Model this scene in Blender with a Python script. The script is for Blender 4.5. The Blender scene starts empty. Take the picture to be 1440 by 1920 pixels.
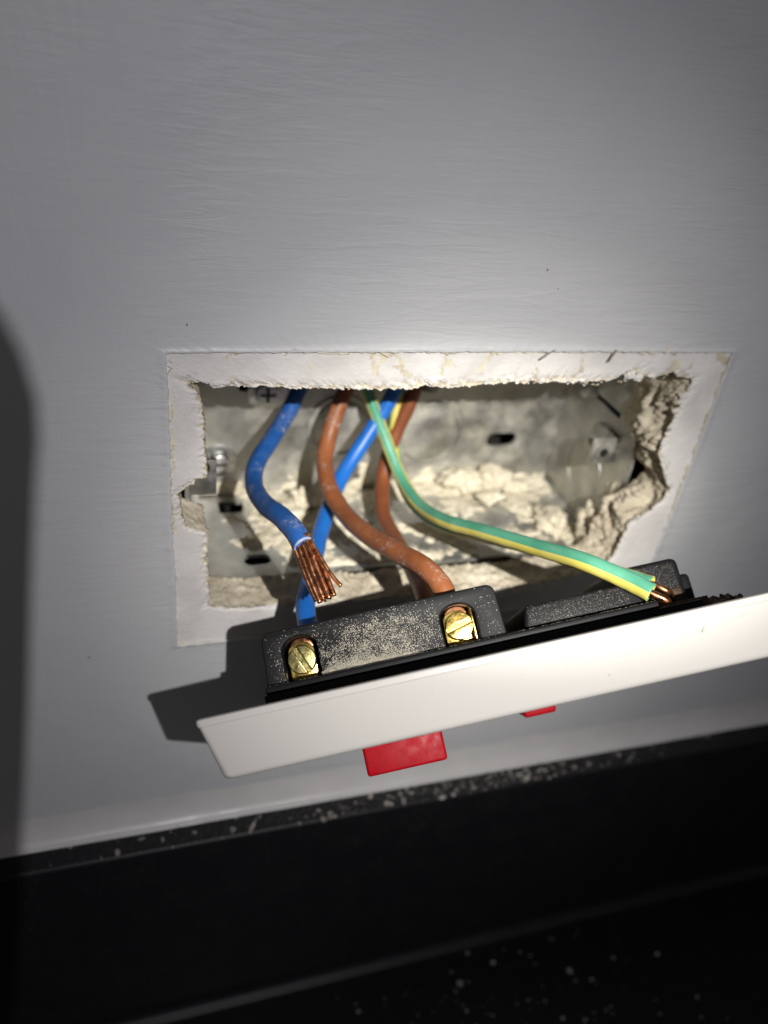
import bpy, bmesh, math, random
from mathutils import Vector, Matrix, noise
MM = 0.001
rnd = random.Random(7)
scene = bpy.context.scene
COL = scene.collection

# ------------------------------------------------------------------ camera
CAM = Vector((-9.03, -163.3, 69.18))
cd = bpy.data.cameras.new('camera')
cam = bpy.data.objects.new('camera', cd); COL.objects.link(cam)
rx = Vector((0.951354, -0.283695, 0.120178)); uy = Vector((0.060984, 0.555736, 0.829119)); bz = Vector((-0.302004, -0.781457, 0.546003))
m = Matrix((rx, uy, bz)).transposed().to_4x4(); m.translation = CAM * MM
cam.matrix_world = m
cd.sensor_fit = 'VERTICAL'; cd.lens = 5.7; cd.sensor_height = 5.7 * 1920 / 1485.65
cd.sensor_width = cd.sensor_height * 0.75
cd.clip_start = 0.004; cd.clip_end = 20
cd.dof.use_dof = True; cd.dof.focus_distance = 0.170; cd.dof.aperture_fstop = 2.0
scene.camera = cam

# ------------------------------------------------------------------ light
w = bpy.data.worlds.new('World'); scene.world = w; w.use_nodes = True
bg = w.node_tree.nodes['Background']; bg.inputs[0].default_value = (1.0, 0.96, 0.96, 1); bg.inputs[1].default_value = 0.070
LAMP = Vector((32.3, -292.9, 162.9))
def torch(name, aim, cone, watts, col, oval=1.0):      # one torch: a hot spot and the wide spill around it, plus an added box fill
    ld = bpy.data.lights.new(name, 'SPOT'); lo = bpy.data.objects.new(name, ld); COL.objects.link(lo)
    lo.location = LAMP * MM; lo.rotation_euler = (Vector(aim) - LAMP).to_track_quat('-Z', 'Y').to_euler()
    ld.energy = watts; ld.color = col; ld.shadow_soft_size = 0.0013
    ld.spot_size = math.radians(cone); ld.spot_blend = 1.0; lo.scale = (oval, 1, 1)
torch('box_fill', (76, 0, -43), 15, 6.0, (1.0, 0.965, 0.86), 1.75)  # added oval spot aimed into the opening to brighten the box interior
torch('torch_hotspot', (77, 0, -60), 28, 2.5, (1.0, 0.975, 0.90), 1.15)
torch('torch_glow', (84, 0, -62), 42, 1.5, (1.0, 0.975, 0.94))
torch('torch_halo', (25, 0, -95), 64, 0.88, (0.985, 0.965, 1.0))
torch('torch_spill', (30, 0, -110), 112, 0.84, (0.98, 0.965, 1.04))
scene.view_settings.view_transform = 'Standard'; scene.view_settings.look = 'None'
scene.view_settings.exposure = 0; scene.view_settings.gamma = 1
try:
    scene.cycles.max_bounces = 8; scene.cycles.use_denoising = True
    scene.cycles.sample_clamp_indirect = 4
except Exception: pass

# ------------------------------------------------------------------ helpers
def link(name, me, mat=None, parent=None, kind=None):
    o = bpy.data.objects.new(name, me); COL.objects.link(o)
    if mat:
        for x in (mat if isinstance(mat, (list, tuple)) else [mat]): me.materials.append(x)
    if parent: o.parent = parent
    if kind: o['kind'] = kind
    return o
def tag(o, label=None, cat=None, group=None, kind=None):
    if label: o['label'] = label
    if cat: o['category'] = cat
    if group: o['group'] = group
    if kind: o['kind'] = kind
    return o
def empty(name, loc=(0, 0, 0)):
    o = bpy.data.objects.new(name, None); COL.objects.link(o)
    o.empty_display_size = 0.005
    o.location = Vector(loc) * MM
    return o
def mesh(name, V, F, mat=None, parent=None, smooth=False, kind=None, mats=None):
    me = bpy.data.meshes.new(name)
    me.from_pydata([tuple(Vector(v) * MM) for v in V], [], F); me.update()
    o = link(name, me, mat, parent, kind)
    if smooth:
        for p in me.polygons: p.use_smooth = True
    if mats:
        for p, k in zip(me.polygons, mats): p.material_index = k
    return o
def from_bm(name, bm, mat=None, parent=None, smooth=False, kind=None):
    bmesh.ops.recalc_face_normals(bm, faces=bm.faces[:])
    me = bpy.data.meshes.new(name)
    for v in bm.verts: v.co *= MM
    bm.to_mesh(me); bm.free()
    if smooth:
        for p in me.polygons: p.use_smooth = True
    return link(name, me, mat, parent, kind)
def shade_auto(o, ang=35):
    for p in o.data.polygons: p.use_smooth = True
    try: o.data.set_sharp_from_angle(angle=math.radians(ang))
    except Exception: pass
    return o
def bm_box(bm, lo, hi, bev=0, seg=2, fn=None):
    b = bmesh.new()
    r = bmesh.ops.create_cube(b, size=1)
    for v in b.verts: v.co = Vector([(lo[i] + hi[i]) / 2 + v.co[i] * (hi[i] - lo[i]) for i in range(3)])
    if bev: bmesh.ops.bevel(b, geom=b.edges[:], offset=bev, segments=seg, affect='EDGES', profile=0.5)
    if fn:
        for v in b.verts: v.co = Vector(fn(v.co))
    join(bm, b)
def join(bm, b):
    mp = {}
    for v in b.verts: mp[v] = bm.verts.new(v.co)
    for f in b.faces:
        try: bm.faces.new([mp[v] for v in f.verts])
        except ValueError: pass
    b.free()
def prism(bm, pts, a0, a1, axes, bev=0, seg=2, only_front=True):
    """outline pts (p,q), extruded from a0 to a1; axes maps (p,q,a)->vec"""
    b = bmesh.new()
    lo = [b.verts.new(axes(p, q, a0)) for p, q in pts]; hi = [b.verts.new(axes(p, q, a1)) for p, q in pts]
    f0 = b.faces.new(lo); f1 = b.faces.new(hi[::-1]); n = len(pts)
    for i in range(n): b.faces.new((lo[i], hi[i], hi[(i + 1) % n], lo[(i + 1) % n]))
    bmesh.ops.recalc_face_normals(b, faces=b.faces[:])
    if bev: bmesh.ops.bevel(b, geom=list(f0.edges), offset=bev, segments=seg, affect='EDGES', profile=0.5)
    join(bm, b)
def rrect(x0, y0, x1, y1, r, n=5):
    P = []
    for cx, cy, a in ((x1 - r, y1 - r, 0), (x0 + r, y1 - r, 90), (x0 + r, y0 + r, 180), (x1 - r, y0 + r, 270)):
        for k in range(n + 1):
            t = math.radians(a + 90 * k / n); P.append((cx + r * math.cos(t), cy + r * math.sin(t)))
    return P
def circ(cx, cy, r, n=28): return [(cx + r * math.cos(2 * math.pi * k / n), cy + r * math.sin(2 * math.pi * k / n)) for k in range(n)]
def spline(P, per=14):
    P = [Vector(p) for p in P]
    Q = [2 * P[0] - P[1]] + P + [2 * P[-1] - P[-2]]
    out = []
    for i in range(1, len(Q) - 2):
        p0, p1, p2, p3 = Q[i - 1:i + 3]
        d1 = max((p1 - p0).length, 1e-6) ** .5; d2 = max((p2 - p1).length, 1e-6) ** .5; d3 = max((p3 - p2).length, 1e-6) ** .5
        m1 = ((p1 - p0) / d1 - (p2 - p0) / (d1 + d2) + (p2 - p1) / d2) * d2
        m2 = ((p2 - p1) / d2 - (p3 - p1) / (d2 + d3) + (p3 - p2) / d3) * d2
        for k in range(per):
            t = k / per
            out.append((2 * t**3 - 3 * t**2 + 1) * p1 + (t**3 - 2 * t**2 + t) * m1 + (-2 * t**3 + 3 * t**2) * p2 + (t**3 - t**2) * m2)
    out.append(P[-1]); return out
TOCAM = Vector((-0.302, -0.781, 0.546))
def tube(name, path, rad, mat, parent=None, seg=20, cap=True, roll=None, stripe=None, flat=1.0, jitter=0.0, seed=0, hollow=0.0, face=False):
    """rad: number or function of t; roll(t) turns the section about the axis"""
    V = []; F = []; mi = []; n = len(path); prev = None
    for i, p in enumerate(path):
        t = i / (n - 1)
        T = (path[min(i + 1, n - 1)] - path[max(i - 1, 0)]).normalized()
        if prev is None: N = (TOCAM - T * TOCAM.dot(T)).normalized()
        elif face: N = (prev * .6 + (TOCAM - T * TOCAM.dot(T)).normalized()).normalized(); N = (N - T * N.dot(T)).normalized()
        else: N = (prev - T * prev.dot(T)).normalized()
        prev = N
        B = T.cross(N); r = rad(t) if callable(rad) else rad; ro = roll(t) if roll else 0
        for k in range(seg):
            a = 2 * math.pi * k / seg + ro
            rr = r
            if jitter: rr += jitter * noise.noise(Vector((p.x * .35 + seed, p.y * .35, p.z * .35)) + Vector((math.cos(a), math.sin(a), 0)) * .6)
            V.append(p + N * (rr * math.cos(a) * flat) + B * (rr * math.sin(a)))
    for i in range(n - 1):
        for k in range(seg):
            k2 = (k + 1) % seg
            F.append((i * seg + k, i * seg + k2, (i + 1) * seg + k2, (i + 1) * seg + k)); mi.append(stripe(k / seg) if stripe else 0)
    if cap and not hollow:
        F.append(tuple(range(seg))[::-1]); F.append(tuple((n - 1) * seg + k for k in range(seg))); mi += [0, 0]
    if hollow:
        T = (path[-1] - path[-2]).normalized(); c = path[-1]; b0 = len(V); last = (n - 1) * seg
        for d, s in ((0, 1 - hollow), (-6, 1 - hollow)):
            for k in range(seg): V.append(c + (V[last + k] - c) * s + T * d)
        for k in range(seg):
            k2 = (k + 1) % seg
            F.append((last + k, last + k2, b0 + k2, b0 + k)); mi.append(stripe(k / seg) if stripe else 0)
            F.append((b0 + k, b0 + k2, b0 + seg + k2, b0 + seg + k)); mi.append(stripe(k / seg) if stripe else 0)
    return mesh(name, V, F, mat, parent, smooth=True, mats=mi)
def fbm(p, o=4, h=.9): return noise.fractal(p, h, 2.1, o)

# ------------------------------------------------------------------ materials
class NT:
    def __init__(s, name, rough=.5, metal=0.0, spec=.5):
        s.m = bpy.data.materials.new(name); s.m.use_nodes = True; s.t = s.m.node_tree; s.b = s.t.nodes['Principled BSDF']
        s.b.inputs['Roughness'].default_value = rough; s.b.inputs['Metallic'].default_value = metal
        s.b.inputs['Specular IOR Level'].default_value = spec
        s.co = s.t.nodes.new('ShaderNodeTexCoord').outputs['Object']
    def n(s, typ, **kw):
        x = s.t.nodes.new(typ)
        for k, v in kw.items(): setattr(x, k, v)
        return x
    def l(s, a, b): s.t.links.new(a, b)
    def noise(s, scale, detail=4, rough=.55, stretch=None, rot=None, dist=0, co=None):
        x = s.n('ShaderNodeTexNoise'); x.inputs['Scale'].default_value = scale; x.inputs['Detail'].default_value = detail
        x.inputs['Roughness'].default_value = rough; x.inputs['Distortion'].default_value = dist
        src = co or s.co
        if stretch or rot:
            mp = s.n('ShaderNodeMapping'); s.l(src, mp.inputs[0])
            if stretch: mp.inputs['Scale'].default_value = stretch
            if rot: mp.inputs['Rotation'].default_value = rot
            src = mp.outputs[0]
        s.l(src, x.inputs['Vector']); return x.outputs['Fac']
    def ramp(s, fac, a, b, va=0, vb=1):
        x = s.n('ShaderNodeMapRange'); x.inputs[1].default_value = a; x.inputs[2].default_value = b; x.inputs[3].default_value = va; x.inputs[4].default_value = vb
        x.interpolation_type = 'SMOOTHSTEP'
        s.l(fac, x.inputs[0]); return x.outputs[0]
    def mix(s, fac, a, b):
        x = s.n('ShaderNodeMix', data_type='RGBA')
        for i, v in ((0, fac), (6, a), (7, b)):
            if hasattr(v, 'is_linked') or hasattr(v, 'links'): s.l(v, x.inputs[i])
            else: x.inputs[i].default_value = v if i == 0 else (*v, 1)
        return x.outputs[2]
    def mul(s, a, b, op='MULTIPLY'):
        x = s.n('ShaderNodeMath', operation=op)
        for i, v in ((0, a), (1, b)):
            if hasattr(v, 'links'): s.l(v, x.inputs[i])
            else: x.inputs[i].default_value = v
        return x.outputs[0]
    def axis(s, i):
        x = s.n('ShaderNodeSeparateXYZ'); s.l(s.co, x.inputs[0]); return x.outputs[i]
    def color(s, c):
        if hasattr(c, 'links'): s.l(c, s.b.inputs['Base Color'])
        else: s.b.inputs['Base Color'].default_value = (*c, 1)
        return s
    def rough(s, r): s.l(r, s.b.inputs['Roughness']); return s
    def bump(s, h, dist_mm, strength=1.0):
        x = s.n('ShaderNodeBump'); x.inputs['Distance'].default_value = dist_mm * MM; x.inputs['Strength'].default_value = strength
        s.l(h, x.inputs['Height'])
        if s.b.inputs['Normal'].is_linked: s.l(s.b.inputs['Normal'].links[0].from_socket, x.inputs['Normal'])
        s.l(x.outputs[0], s.b.inputs['Normal']); return s

def M_paint():
    s = NT('wall_paint', .42, 0, .45)
    big = s.noise(14, 3)
    base = s.mix(s.ramp(big, .35, .65), (.520, .525, .540), (.550, .550, .558))
    spk = s.ramp(s.noise(300, 2, .5), .80, .83)
    base = s.mix(spk, base, (.28, .24, .18))
    s.color(base)
    s1 = s.noise(1, 6, .66, stretch=(58, 60, 420), rot=(0, math.radians(-3), 0), dist=.9)
    s1b = s.noise(1, 5, .6, stretch=(120, 60, 700), rot=(0, math.radians(4), 0), dist=.7)
    s2 = s.noise(1, 4, .6, stretch=(330, 60, 60), rot=(0, math.radians(8), 0), dist=.6)
    patch = s.ramp(s.noise(26, 3, .6, dist=.5), .36, .66, .25, 1.0)
    # vertical cutting-in strokes near the left, long horizontal ones elsewhere
    xl = s.ramp(s.axis(0), .010, -.016)
    hm = s.mul(s.mul(s.mul(s1, patch), s.mul(1.0, s.mul(xl, .6), 'SUBTRACT')), s.mul(s2, s.mul(xl, .4)), 'ADD')
    s.bump(hm, .46, .72)
    s.bump(s.mul(s1b, patch), .16, .45)
    s.bump(s.noise(70, 3, .5), .7, .30)
    s.bump(s.noise(2600, 2, .5), .03, .5)
    return s.m
def M_plaster():
    s = NT('plaster', .85, 0, .25)
    y = s.axis(1)
    n1 = s.noise(420, 5, .6); n2 = s.noise(150, 5, .65, dist=.3)
    white = s.mix(s.ramp(s.noise(60, 3), .35, .65), (.60, .575, .555), (.70, .675, .655))
    beige = s.mix(s.ramp(n2, .35, .68), (.46, .395, .30), (.68, .62, .49))
    depth = s.ramp(s.mul(y, s.mul(s.mul(n1, .5, 'SUBTRACT'), .0012), 'ADD'), .00030, .00062)
    # worn patches of bare backing, mostly along the upper strip
    upper = s.ramp(s.axis(2), -.012, -.003)
    wear = s.mul(s.ramp(s.noise(110, 5, .65, dist=.6), .60, .64), upper)
    fac = s.mul(depth, wear, 'MAXIMUM')
    s.color(s.mix(fac, white, beige))
    s.bump(n1, .45, .6); s.bump(s.noise(1700, 3, .6), .12, .7)
    s.bump(s.noise(1, 3, .5, stretch=(70, 60, 700)), .10, .6)
    return s.m
def M_beige(name, a, b, rough=.9, sc=260, d=.6):
    s = NT(name, rough, 0, .2)
    s.color(s.mix(s.ramp(s.noise(sc, 5, .65), .32, .68), a, b))
    s.bump(s.noise(sc * 2.2, 6, .72), d * 1.5, .9); s.bump(s.noise(2400, 2), .1, .7)
    return s.m
def M_zinc():
    s = NT('galvanised_steel', .42, .5, .5)
    v = s.n('ShaderNodeTexVoronoi'); v.inputs['Scale'].default_value = 300; s.l(s.co, v.inputs['Vector'])
    n = s.noise(70, 5, .6)
    c = s.mix(s.ramp(n, .3, .7), (.30, .30, .29), (.54, .535, .51))
    dust = s.ramp(s.noise(90, 5, .6), .40, .68)
    c = s.mix(s.mul(dust, .38), c, (.64, .60, .46))
    s.color(c)
    s.l(s.mul(.88, s.mul(dust, .5), 'SUBTRACT'), s.b.inputs['Metallic'])
    s.l(s.ramp(n, .3, .7, .34, .6), s.b.inputs['Roughness'])
    s.bump(s.noise(110, 3), .35, .5); s.bump(s.noise(1500, 3), .05, .5)
    return s.m
def M_pvc(name, c, c2, dust=.25, rough=.42):
    s = NT(name, rough, 0, .45)
    base = s.mix(s.ramp(s.noise(120, 3), .35, .65), c, c2)
    d = s.ramp(s.noise(1100, 6, .78), .47, .66)
    d2 = s.ramp(s.noise(95, 5, .65, dist=.8), .60 - dust * .35, .80 - dust * .25)
    dd = s.mul(s.mul(d, d2), min(1, .3 + dust * 1.2))
    s.color(s.mix(dd, base, (.62, .57, .50)))
    s.l(s.mul(rough, s.mul(dd, .4), 'ADD'), s.b.inputs['Roughness'])
    s.bump(s.noise(700, 4), .06, .6); s.bump(s.noise(150, 2), .15, .4)
    return s.m
def M_black(name, rough=.48, grain=.35, c=(.016, .016, .018)):
    s = NT(name, rough, 0, .22)
    g = s.ramp(s.noise(2600, 2, .6), .62, .74)
    reg = s.ramp(s.noise(110, 3), .35, .7)
    s.color(s.mix(s.mul(s.mul(g, reg), grain), c, (.50, .46, .38)))
    s.bump(s.noise(3800, 2), .05, .8)
    return s.m
def M_plain(name, c, rough, metal=0, nz=.12, sc=200, bump=.05, spec=.5):
    s = NT(name, rough, metal, spec)
    c2 = tuple(x * (1 - nz) for x in c)
    s.color(s.mix(s.ramp(s.noise(sc, 5, .6), .35, .65), c2, c))
    s.l(s.ramp(s.noise(sc * 1.7, 4), .3, .7, rough * .8, min(1, rough * 1.25)), s.b.inputs['Roughness'])
    if bump: s.bump(s.noise(sc * 4, 4), bump, .6)
    return s.m
def M_whiteplastic():
    s = NT('white_plastic', .38, 0, .5)
    sm = s.ramp(s.noise(420, 4, .7), .66, .74); reg = s.ramp(s.noise(45, 3), .42, .62)
    c = s.mix(s.mul(s.mul(sm, reg), .45), (.52, .498, .468), (.36, .31, .23))
    s.color(c); s.bump(s.noise(60, 2), .25, .3); s.bump(s.noise(2500, 2), .02, .6)
    return s.m
def M_copper():
    s = NT('bare_copper', .30, 1.0, .5)
    n = s.noise(500, 4)
    s.color(s.mix(s.ramp(n, .3, .7), (.42, .165, .07), (.70, .36, .20)))
    s.l(s.ramp(s.noise(900, 3), .3, .7, .22, .42), s.b.inputs['Roughness'])
    return s.m
paint = M_paint(); plaster = M_plaster(); zinc = M_zinc()
beige = M_beige('gypsum_debris', (.64, .57, .43), (.85, .79, .64))
masonry = M_beige('cavity_shade_brown', (.018, .015, .012), (.04, .034, .028), .95)  # blackened so the cavity looks shaded; paint specks share it
bluep = M_pvc('blue_insulation', (.014, .085, .31), (.018, .105, .37), .42)
blueb = M_pvc('clean_blue_insulation', (.012, .13, .50), (.016, .15, .56), .08, .36)
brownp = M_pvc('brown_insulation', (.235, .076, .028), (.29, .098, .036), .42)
brownb = M_pvc('shaded_brown_insulation', (.19, .055, .022), (.23, .070, .026), .15)  # darker copy of the brown, shade among the wires put into its colour
greenp = M_pvc('green_sleeving', (.075, .31, .195), (.11, .37, .245), .26, .42)
yellowp = M_pvc('yellow_sleeving', (.64, .55, .11), (.70, .62, .16), .18, .42)
greyp = M_pvc('grey_cable_sheath', (.10, .10, .10), (.13, .13, .13), .2)
blackp = M_black('black_switch_plastic', .55, .05, (.0075, .0075, .009))
blackd = M_black('black_switch_plastic_clean', .50, .03, (.007, .007, .008))
whitep = M_whiteplastic()
redp = M_plain('red_plastic', (.40, .001, .008), .50, 0, .12, 260, .03, .22)
copper = M_copper()
brass = M_plain('brass', (.78, .56, .16), .27, 1, .28, 420, .06)
brassd = M_plain('tarnished_brass', (.55, .47, .20), .34, 1, .45, 500, .10)
zincb = M_plain('bright_zinc', (.62, .62, .62), .33, 1, .3, 500, .08)
rusty = M_plain('brown_tarnished_metal', (.085, .055, .030), .6, .4, .5, 500, .2)
dustm = M_plain('plaster_dust', (.66, .61, .50), .95, 0, .25, 900, 0, .1)
sealm = M_plain('white_sealant', (.57, .56, .55), .36, 0, .05, 90, .06)
gloss = M_black('black_enamel', .38, .30, (.011, .011, .013))
hobm = M_black('black_glass', .28, .12, (.008, .008, .008))
chip = M_plain('white_plaster_chip', (.42, .39, .35), .85, 0, .65, 600, .1, .2)
shadem = M_plain('shade_black', (.012, .012, .013), .6, 0, .2, 300, .03)  # black for the added shadow slab and for painted shade in screw holes

# ------------------------------------------------------------------ wall: paint skin, plaster, cavity
def resample(P, n):
    L = [0]
    for i in range(len(P)): L.append(L[-1] + (Vector(P[(i + 1) % len(P)]) - Vector(P[i])).length)
    out = []; j = 0
    for k in range(n):
        s = L[-1] * k / n
        while L[j + 1] < s: j += 1
        a = Vector(P[j]); b = Vector(P[(j + 1) % len(P)]); out.append(a.lerp(b, (s - L[j]) / max(1e-9, L[j + 1] - L[j])))
    return out
def ray_rect(c, p, x0, x1, z0, z1):
    d = p - c; t = 1e9
    if d.x > 1e-9: t = min(t, (x1 - c.x) / d.x)
    if d.x < -1e-9: t = min(t, (x0 - c.x) / d.x)
    if d.y > 1e-9: t = min(t, (z1 - c.y) / d.y)
    if d.y < -1e-9: t = min(t, (z0 - c.y) / d.y)
    return c + d * t
CEN = Vector((74, -41))
# paint skin: a sheet with a ragged cut rectangle where the plate used to sit
rect = [(-.2, -.2), (1.0, .0), (40, .1), (100, .2), (146.2, .0), (146.5, -20), (146.3, -50), (146, -84.2), (90, -84), (40, -84.3), (.3, -84.0), (.4, -60), (-.1, -45), (.1, -20)]
NP = 1100
inner = resample(rect, NP)
V = []; F = []
lay = [(0.0, .30), (0.0, -.62), (.35, -.85), (1.1, -.50), (3.0, -.42), (9, -.40)]
rows = []
for li, (off, y) in enumerate(lay):
    row = []
    for p in inner:
        d = (p - CEN).normalized(); o = ray_rect(CEN, p, -.001, 146.001, -84.001, .001) - CEN
        rag = .32 * fbm(Vector((p.x * .5, p.y * .5, 3)), 5) + (.5 * max(0, noise.noise(Vector((p.x * .13, p.y * .13, 9))) - .25))
        q = p + d * (off + rag * max(0, 1 - off / 4))
        yy = y + (.16 * noise.noise(Vector((p.x * .6, p.y * .6, li))) if 0 < li < 4 else 0)
        row.append(len(V)); V.append((q.x, yy, q.y))
    rows.append(row)
row = []
for p in inner:
    q = ray_rect(CEN, p, -330, 520, -300, 330); row.append(len(V)); V.append((q.x, -.40, q.y))
# corner verts: keep the outer sheet square
rows.append(row)
for a, b in zip(rows[:-1], rows[1:]):
    for k in range(NP): F.append((a[k], b[k], b[(k + 1) % NP], a[(k + 1) % NP]))
wall = mesh('wall', V, F, paint, smooth=True, kind='structure')

V = []; F = []
for i, (x, z, r_) in enumerate(((85.3, 20.3, .36), (89.2, 16.0, .20), (4.2, 6.3, .24))):
    b = len(V)
    for k in range(7):
        t = 6.283 * k / 7; q = r_ * (.5 + .6 * rnd.random()); V.append((x + q * math.cos(t) * .7, -.50, z + q * math.sin(t) * 1.2))
    V.append((x, -.62, z))
    for k in range(7): F.append((b + k, b + (k + 1) % 7, b + 7))
mesh('paint_specks', V, F, masonry, wall, kind='stuff')

HOLE = [(4.6, -7.7), (7.3, -6.7), (8.5, -6.2), (8.9, -7.9), (10.3, -8.3), (11.8, -7.8), (13.8, -8.2), (17.7, -8.4), (21.2, -8.3), (23.8, -8.6), (28.2, -8.8), (31.6, -9.2), (35.3, -9.1), (47.0, -9.5), (57.7, -9.6), (58.5, -8.6), (61.2, -8.9), (64.7, -9.3), (69.9, -9.2), (77.2, -8.4), (89.1, -8.3), (92.1, -8.0), (99.7, -8.4), (108.4, -8.2), (112.7, -7.7), (115.2, -5.3), (118.4, -5.8), (122.5, -7.2), (124.6, -7.5), (128.8, -6.0), (134.1, -7.6), (137.1, -8.3), (136.6, -13.8), (135.7, -17.1), (134.9, -22.3), (134.5, -27.1), (134.6, -31.2), (137.8, -35.8), (139.9, -39.6), (143.2, -43.5), (142.0, -47.2), (138.8, -50.8), (133.0, -54.2), (132.3, -58.9), (131.2, -67.1), (127.0, -71.8), (116.4, -74.3), (102.2, -75.8), (79.4, -75.6), (54.7, -75.2), (33.0, -74.1), (15.5, -73.4), (8.2, -71.9), (8.9, -69.2), (8.5, -64.8), (8.6, -60.4), (7.8, -56.2), (8.5, -50.6), (7.9, -48.1), (2.9, -45.7), (2.6, -41.9), (1.4, -36.3), (3.1, -34.2), (5.5, -33.3), (5.8, -32.2), (8.3, -31.9), (8.2, -26.2), (7.8, -21.3), (7.6, -17.5), (7.4, -13.6), (6.8, -10.3)]
NH = 1500
hp = resample(HOLE, NH)
V = []; F = []; rows = []
edge = []
for p in hp:
    d = (p - CEN).normalized()
    edge.append(p + d * ((.62 if p.y > -12 else .42) * fbm(Vector((p.x * .42, p.y * .42, 1)), 6, .6)))
T = [1, .8, .6, .45, .33, .24, .17, .12, .08, .055, .035, .018, 0]
for t in T:
    row = []
    for p in edge:
        q0 = ray_rect(CEN, p, -9, 155, -93, 9); q = p.lerp(q0, t)
        dd = (q - p).length
        y = .05 * noise.noise(Vector((q.x * .3, q.y * .3, 4)))
        chipn = fbm(Vector((q.x * .16, q.y * .16, 11)), 4)
        top = 1.0 if q.y > -12 else .55
        reach = (2.6 + 2.2 * chipn) * top
        if dd < reach: y += (.25 + .9 * (1 - dd / reach)) * (.55 + .8 * fbm(Vector((q.x * .9, q.y * .9, 2)), 4))
        y -= .55 * max(0, noise.noise(Vector((q.x * .22, q.y * .22, 31))) - .22) * max(0, 1 - dd / 6)
        row.append(len(V)); V.append((q.x, max(-.30, y), q.y))
    rows.append(row)
for j, yd in enumerate([.3, .7, 1.2, 1.7, 2.2, 2.8, 3.4, 4.1, 4.8, 5.5, 6.2, 6.9, 7.6, 8.3, 9, 9.7, 10.4, 11.1, 11.8, 12.4, 13, 14, 14.8, 15.2]):
    row = []
    for p in edge:
        d = (p - CEN).normalized()
        right = max(0, min(1, (p.x - 126) / 8)); bot = max(0, min(1, (-68 - p.y) / 4)); notch = 1 if (p.x < 7 and -50 < p.y < -30) else 0
        q3 = Vector((p.x * .17, yd * .2, p.y * .17))
        amp = .9 + 1.9 * right + .3 * bot
        o = amp * fbm(q3 + Vector((5, 5, 5)), 4) * min(1, yd / 2.5) + (.5 + .35 * right) * fbm(q3 * 4.3, 5, .6) * min(1, .3 + yd / 2) + .22 * fbm(q3 * 13, 4, .5)
        o += right * (1.3 - .22 * yd) - bot * .02 * yd + right * 4.2 * max(0, noise.noise(Vector((p.y * .11, yd * .22, 77)))) 
        if yd > 14.5: o += 6
        elif yd > 13.5: o += 1.5
        q = p + d * o
        row.append(len(V)); V.append((q.x, yd + .5 * fbm(q3 * 3, 3), q.y))
    rows.append(row)
for a, b in zip(rows[:-1], rows[1:]):
    for k in range(NH): F.append((a[k], b[k], b[(k + 1) % NH], a[(k + 1) % NH]))
pl = mesh('plaster_surround', V, F, plaster, smooth=True)
tag(pl, 'bare white plaster border with ragged broken edges around the open box', 'plaster')
# loose crumbs still hanging on the top edge of the opening
def lump(V, F, c, r, sd, sq=(1, 1, 1), sub=2):
    b = bmesh.new(); bmesh.ops.create_icosphere(b, subdivisions=sub, radius=1)
    o = len(V); b.verts.ensure_lookup_table()
    for v in b.verts:
        k = 1 + .55 * noise.noise(v.co * 1.3 + Vector((sd, sd * 2, 0))) + .3 * noise.noise(v.co * 3.1 + Vector((sd, 0, 5)))
        V.append((c[0] + v.co.x * k * r * sq[0], c[1] + v.co.y * k * r * sq[1], c[2] + v.co.z * k * r * sq[2]))
    for f in b.faces: F.append(tuple(o + v.index for v in f.verts))
    b.free()
V = []; F = []
for i in range(150):
    x = 9 + 122 * rnd.random(); z0 = -8.6 + .6 * math.sin(x * .1) + rnd.uniform(-.5, .7)
    if x > 110: z0 += .8
    lump(V, F, (x, rnd.uniform(.1, 1.6), z0), rnd.uniform(.10, .30), i * 1.7, (rnd.uniform(.7, 2.2), .8, rnd.uniform(.5, 1.3)), 1)
for c, r in (((10.5, .3, -7.6), 1.25), ((12.2, .2, -7.2), .9), ((9.4, .3, -6.4), .8), ((61.5, .1, -7.4), 1.3), ((63.5, .1, -6.6), .9), ((92, 1, -8.2), .8), ((117, .4, -6.6), 1.3), ((120, .4, -7.4), 1.0), ((136.5, .6, -13), 1.2), ((136, .8, -15), 1.1), ((135.6, .6, -17.5), .9)):
    lump(V, F, c, r, r * 13 + c[0], (1.3, .55, .8), 3)
crust = mesh('plaster_crumb_fringe', V, F, plaster, parent=pl, kind='stuff')

# fringe of torn lining paper and filler along the cut line
V = []; F = []
def flake(V, F, p, L, W, ang, y=-.55, lift=.3):
    d = Vector((math.cos(ang), 0, math.sin(ang))); n = Vector((-d.z, 0, d.x)); o = len(V); c = Vector(p)
    ks = [(-.5, .4), (-.2, 1), (.25, .8), (.5, .3)]
    for t, ww in ks:
        for s in (-1, 1):
            V.append(c + d * (L * t) + n * (W * ww * s * .5) + Vector((0, y - lift * (t + .5) * rnd.uniform(.3, 1), 0)))
    for t, ww in ks:
        for s in (-1, 1):
            V.append(c + d * (L * t) + n * (W * ww * s * .5) + Vector((0, y + .25, 0)))
    for i in range(3):
        a = o + 2 * i
        F.append((a, a + 1, a + 3, a + 2)); F.append((a + 8, a + 10, a + 11, a + 9)); F.append((a, a + 2, a + 10, a + 8)); F.append((a + 1, a + 9, a + 11, a + 3))
    F.append((o, o + 8, o + 9, o + 1)); F.append((o + 6, o + 7, o + 15, o + 14))
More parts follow.
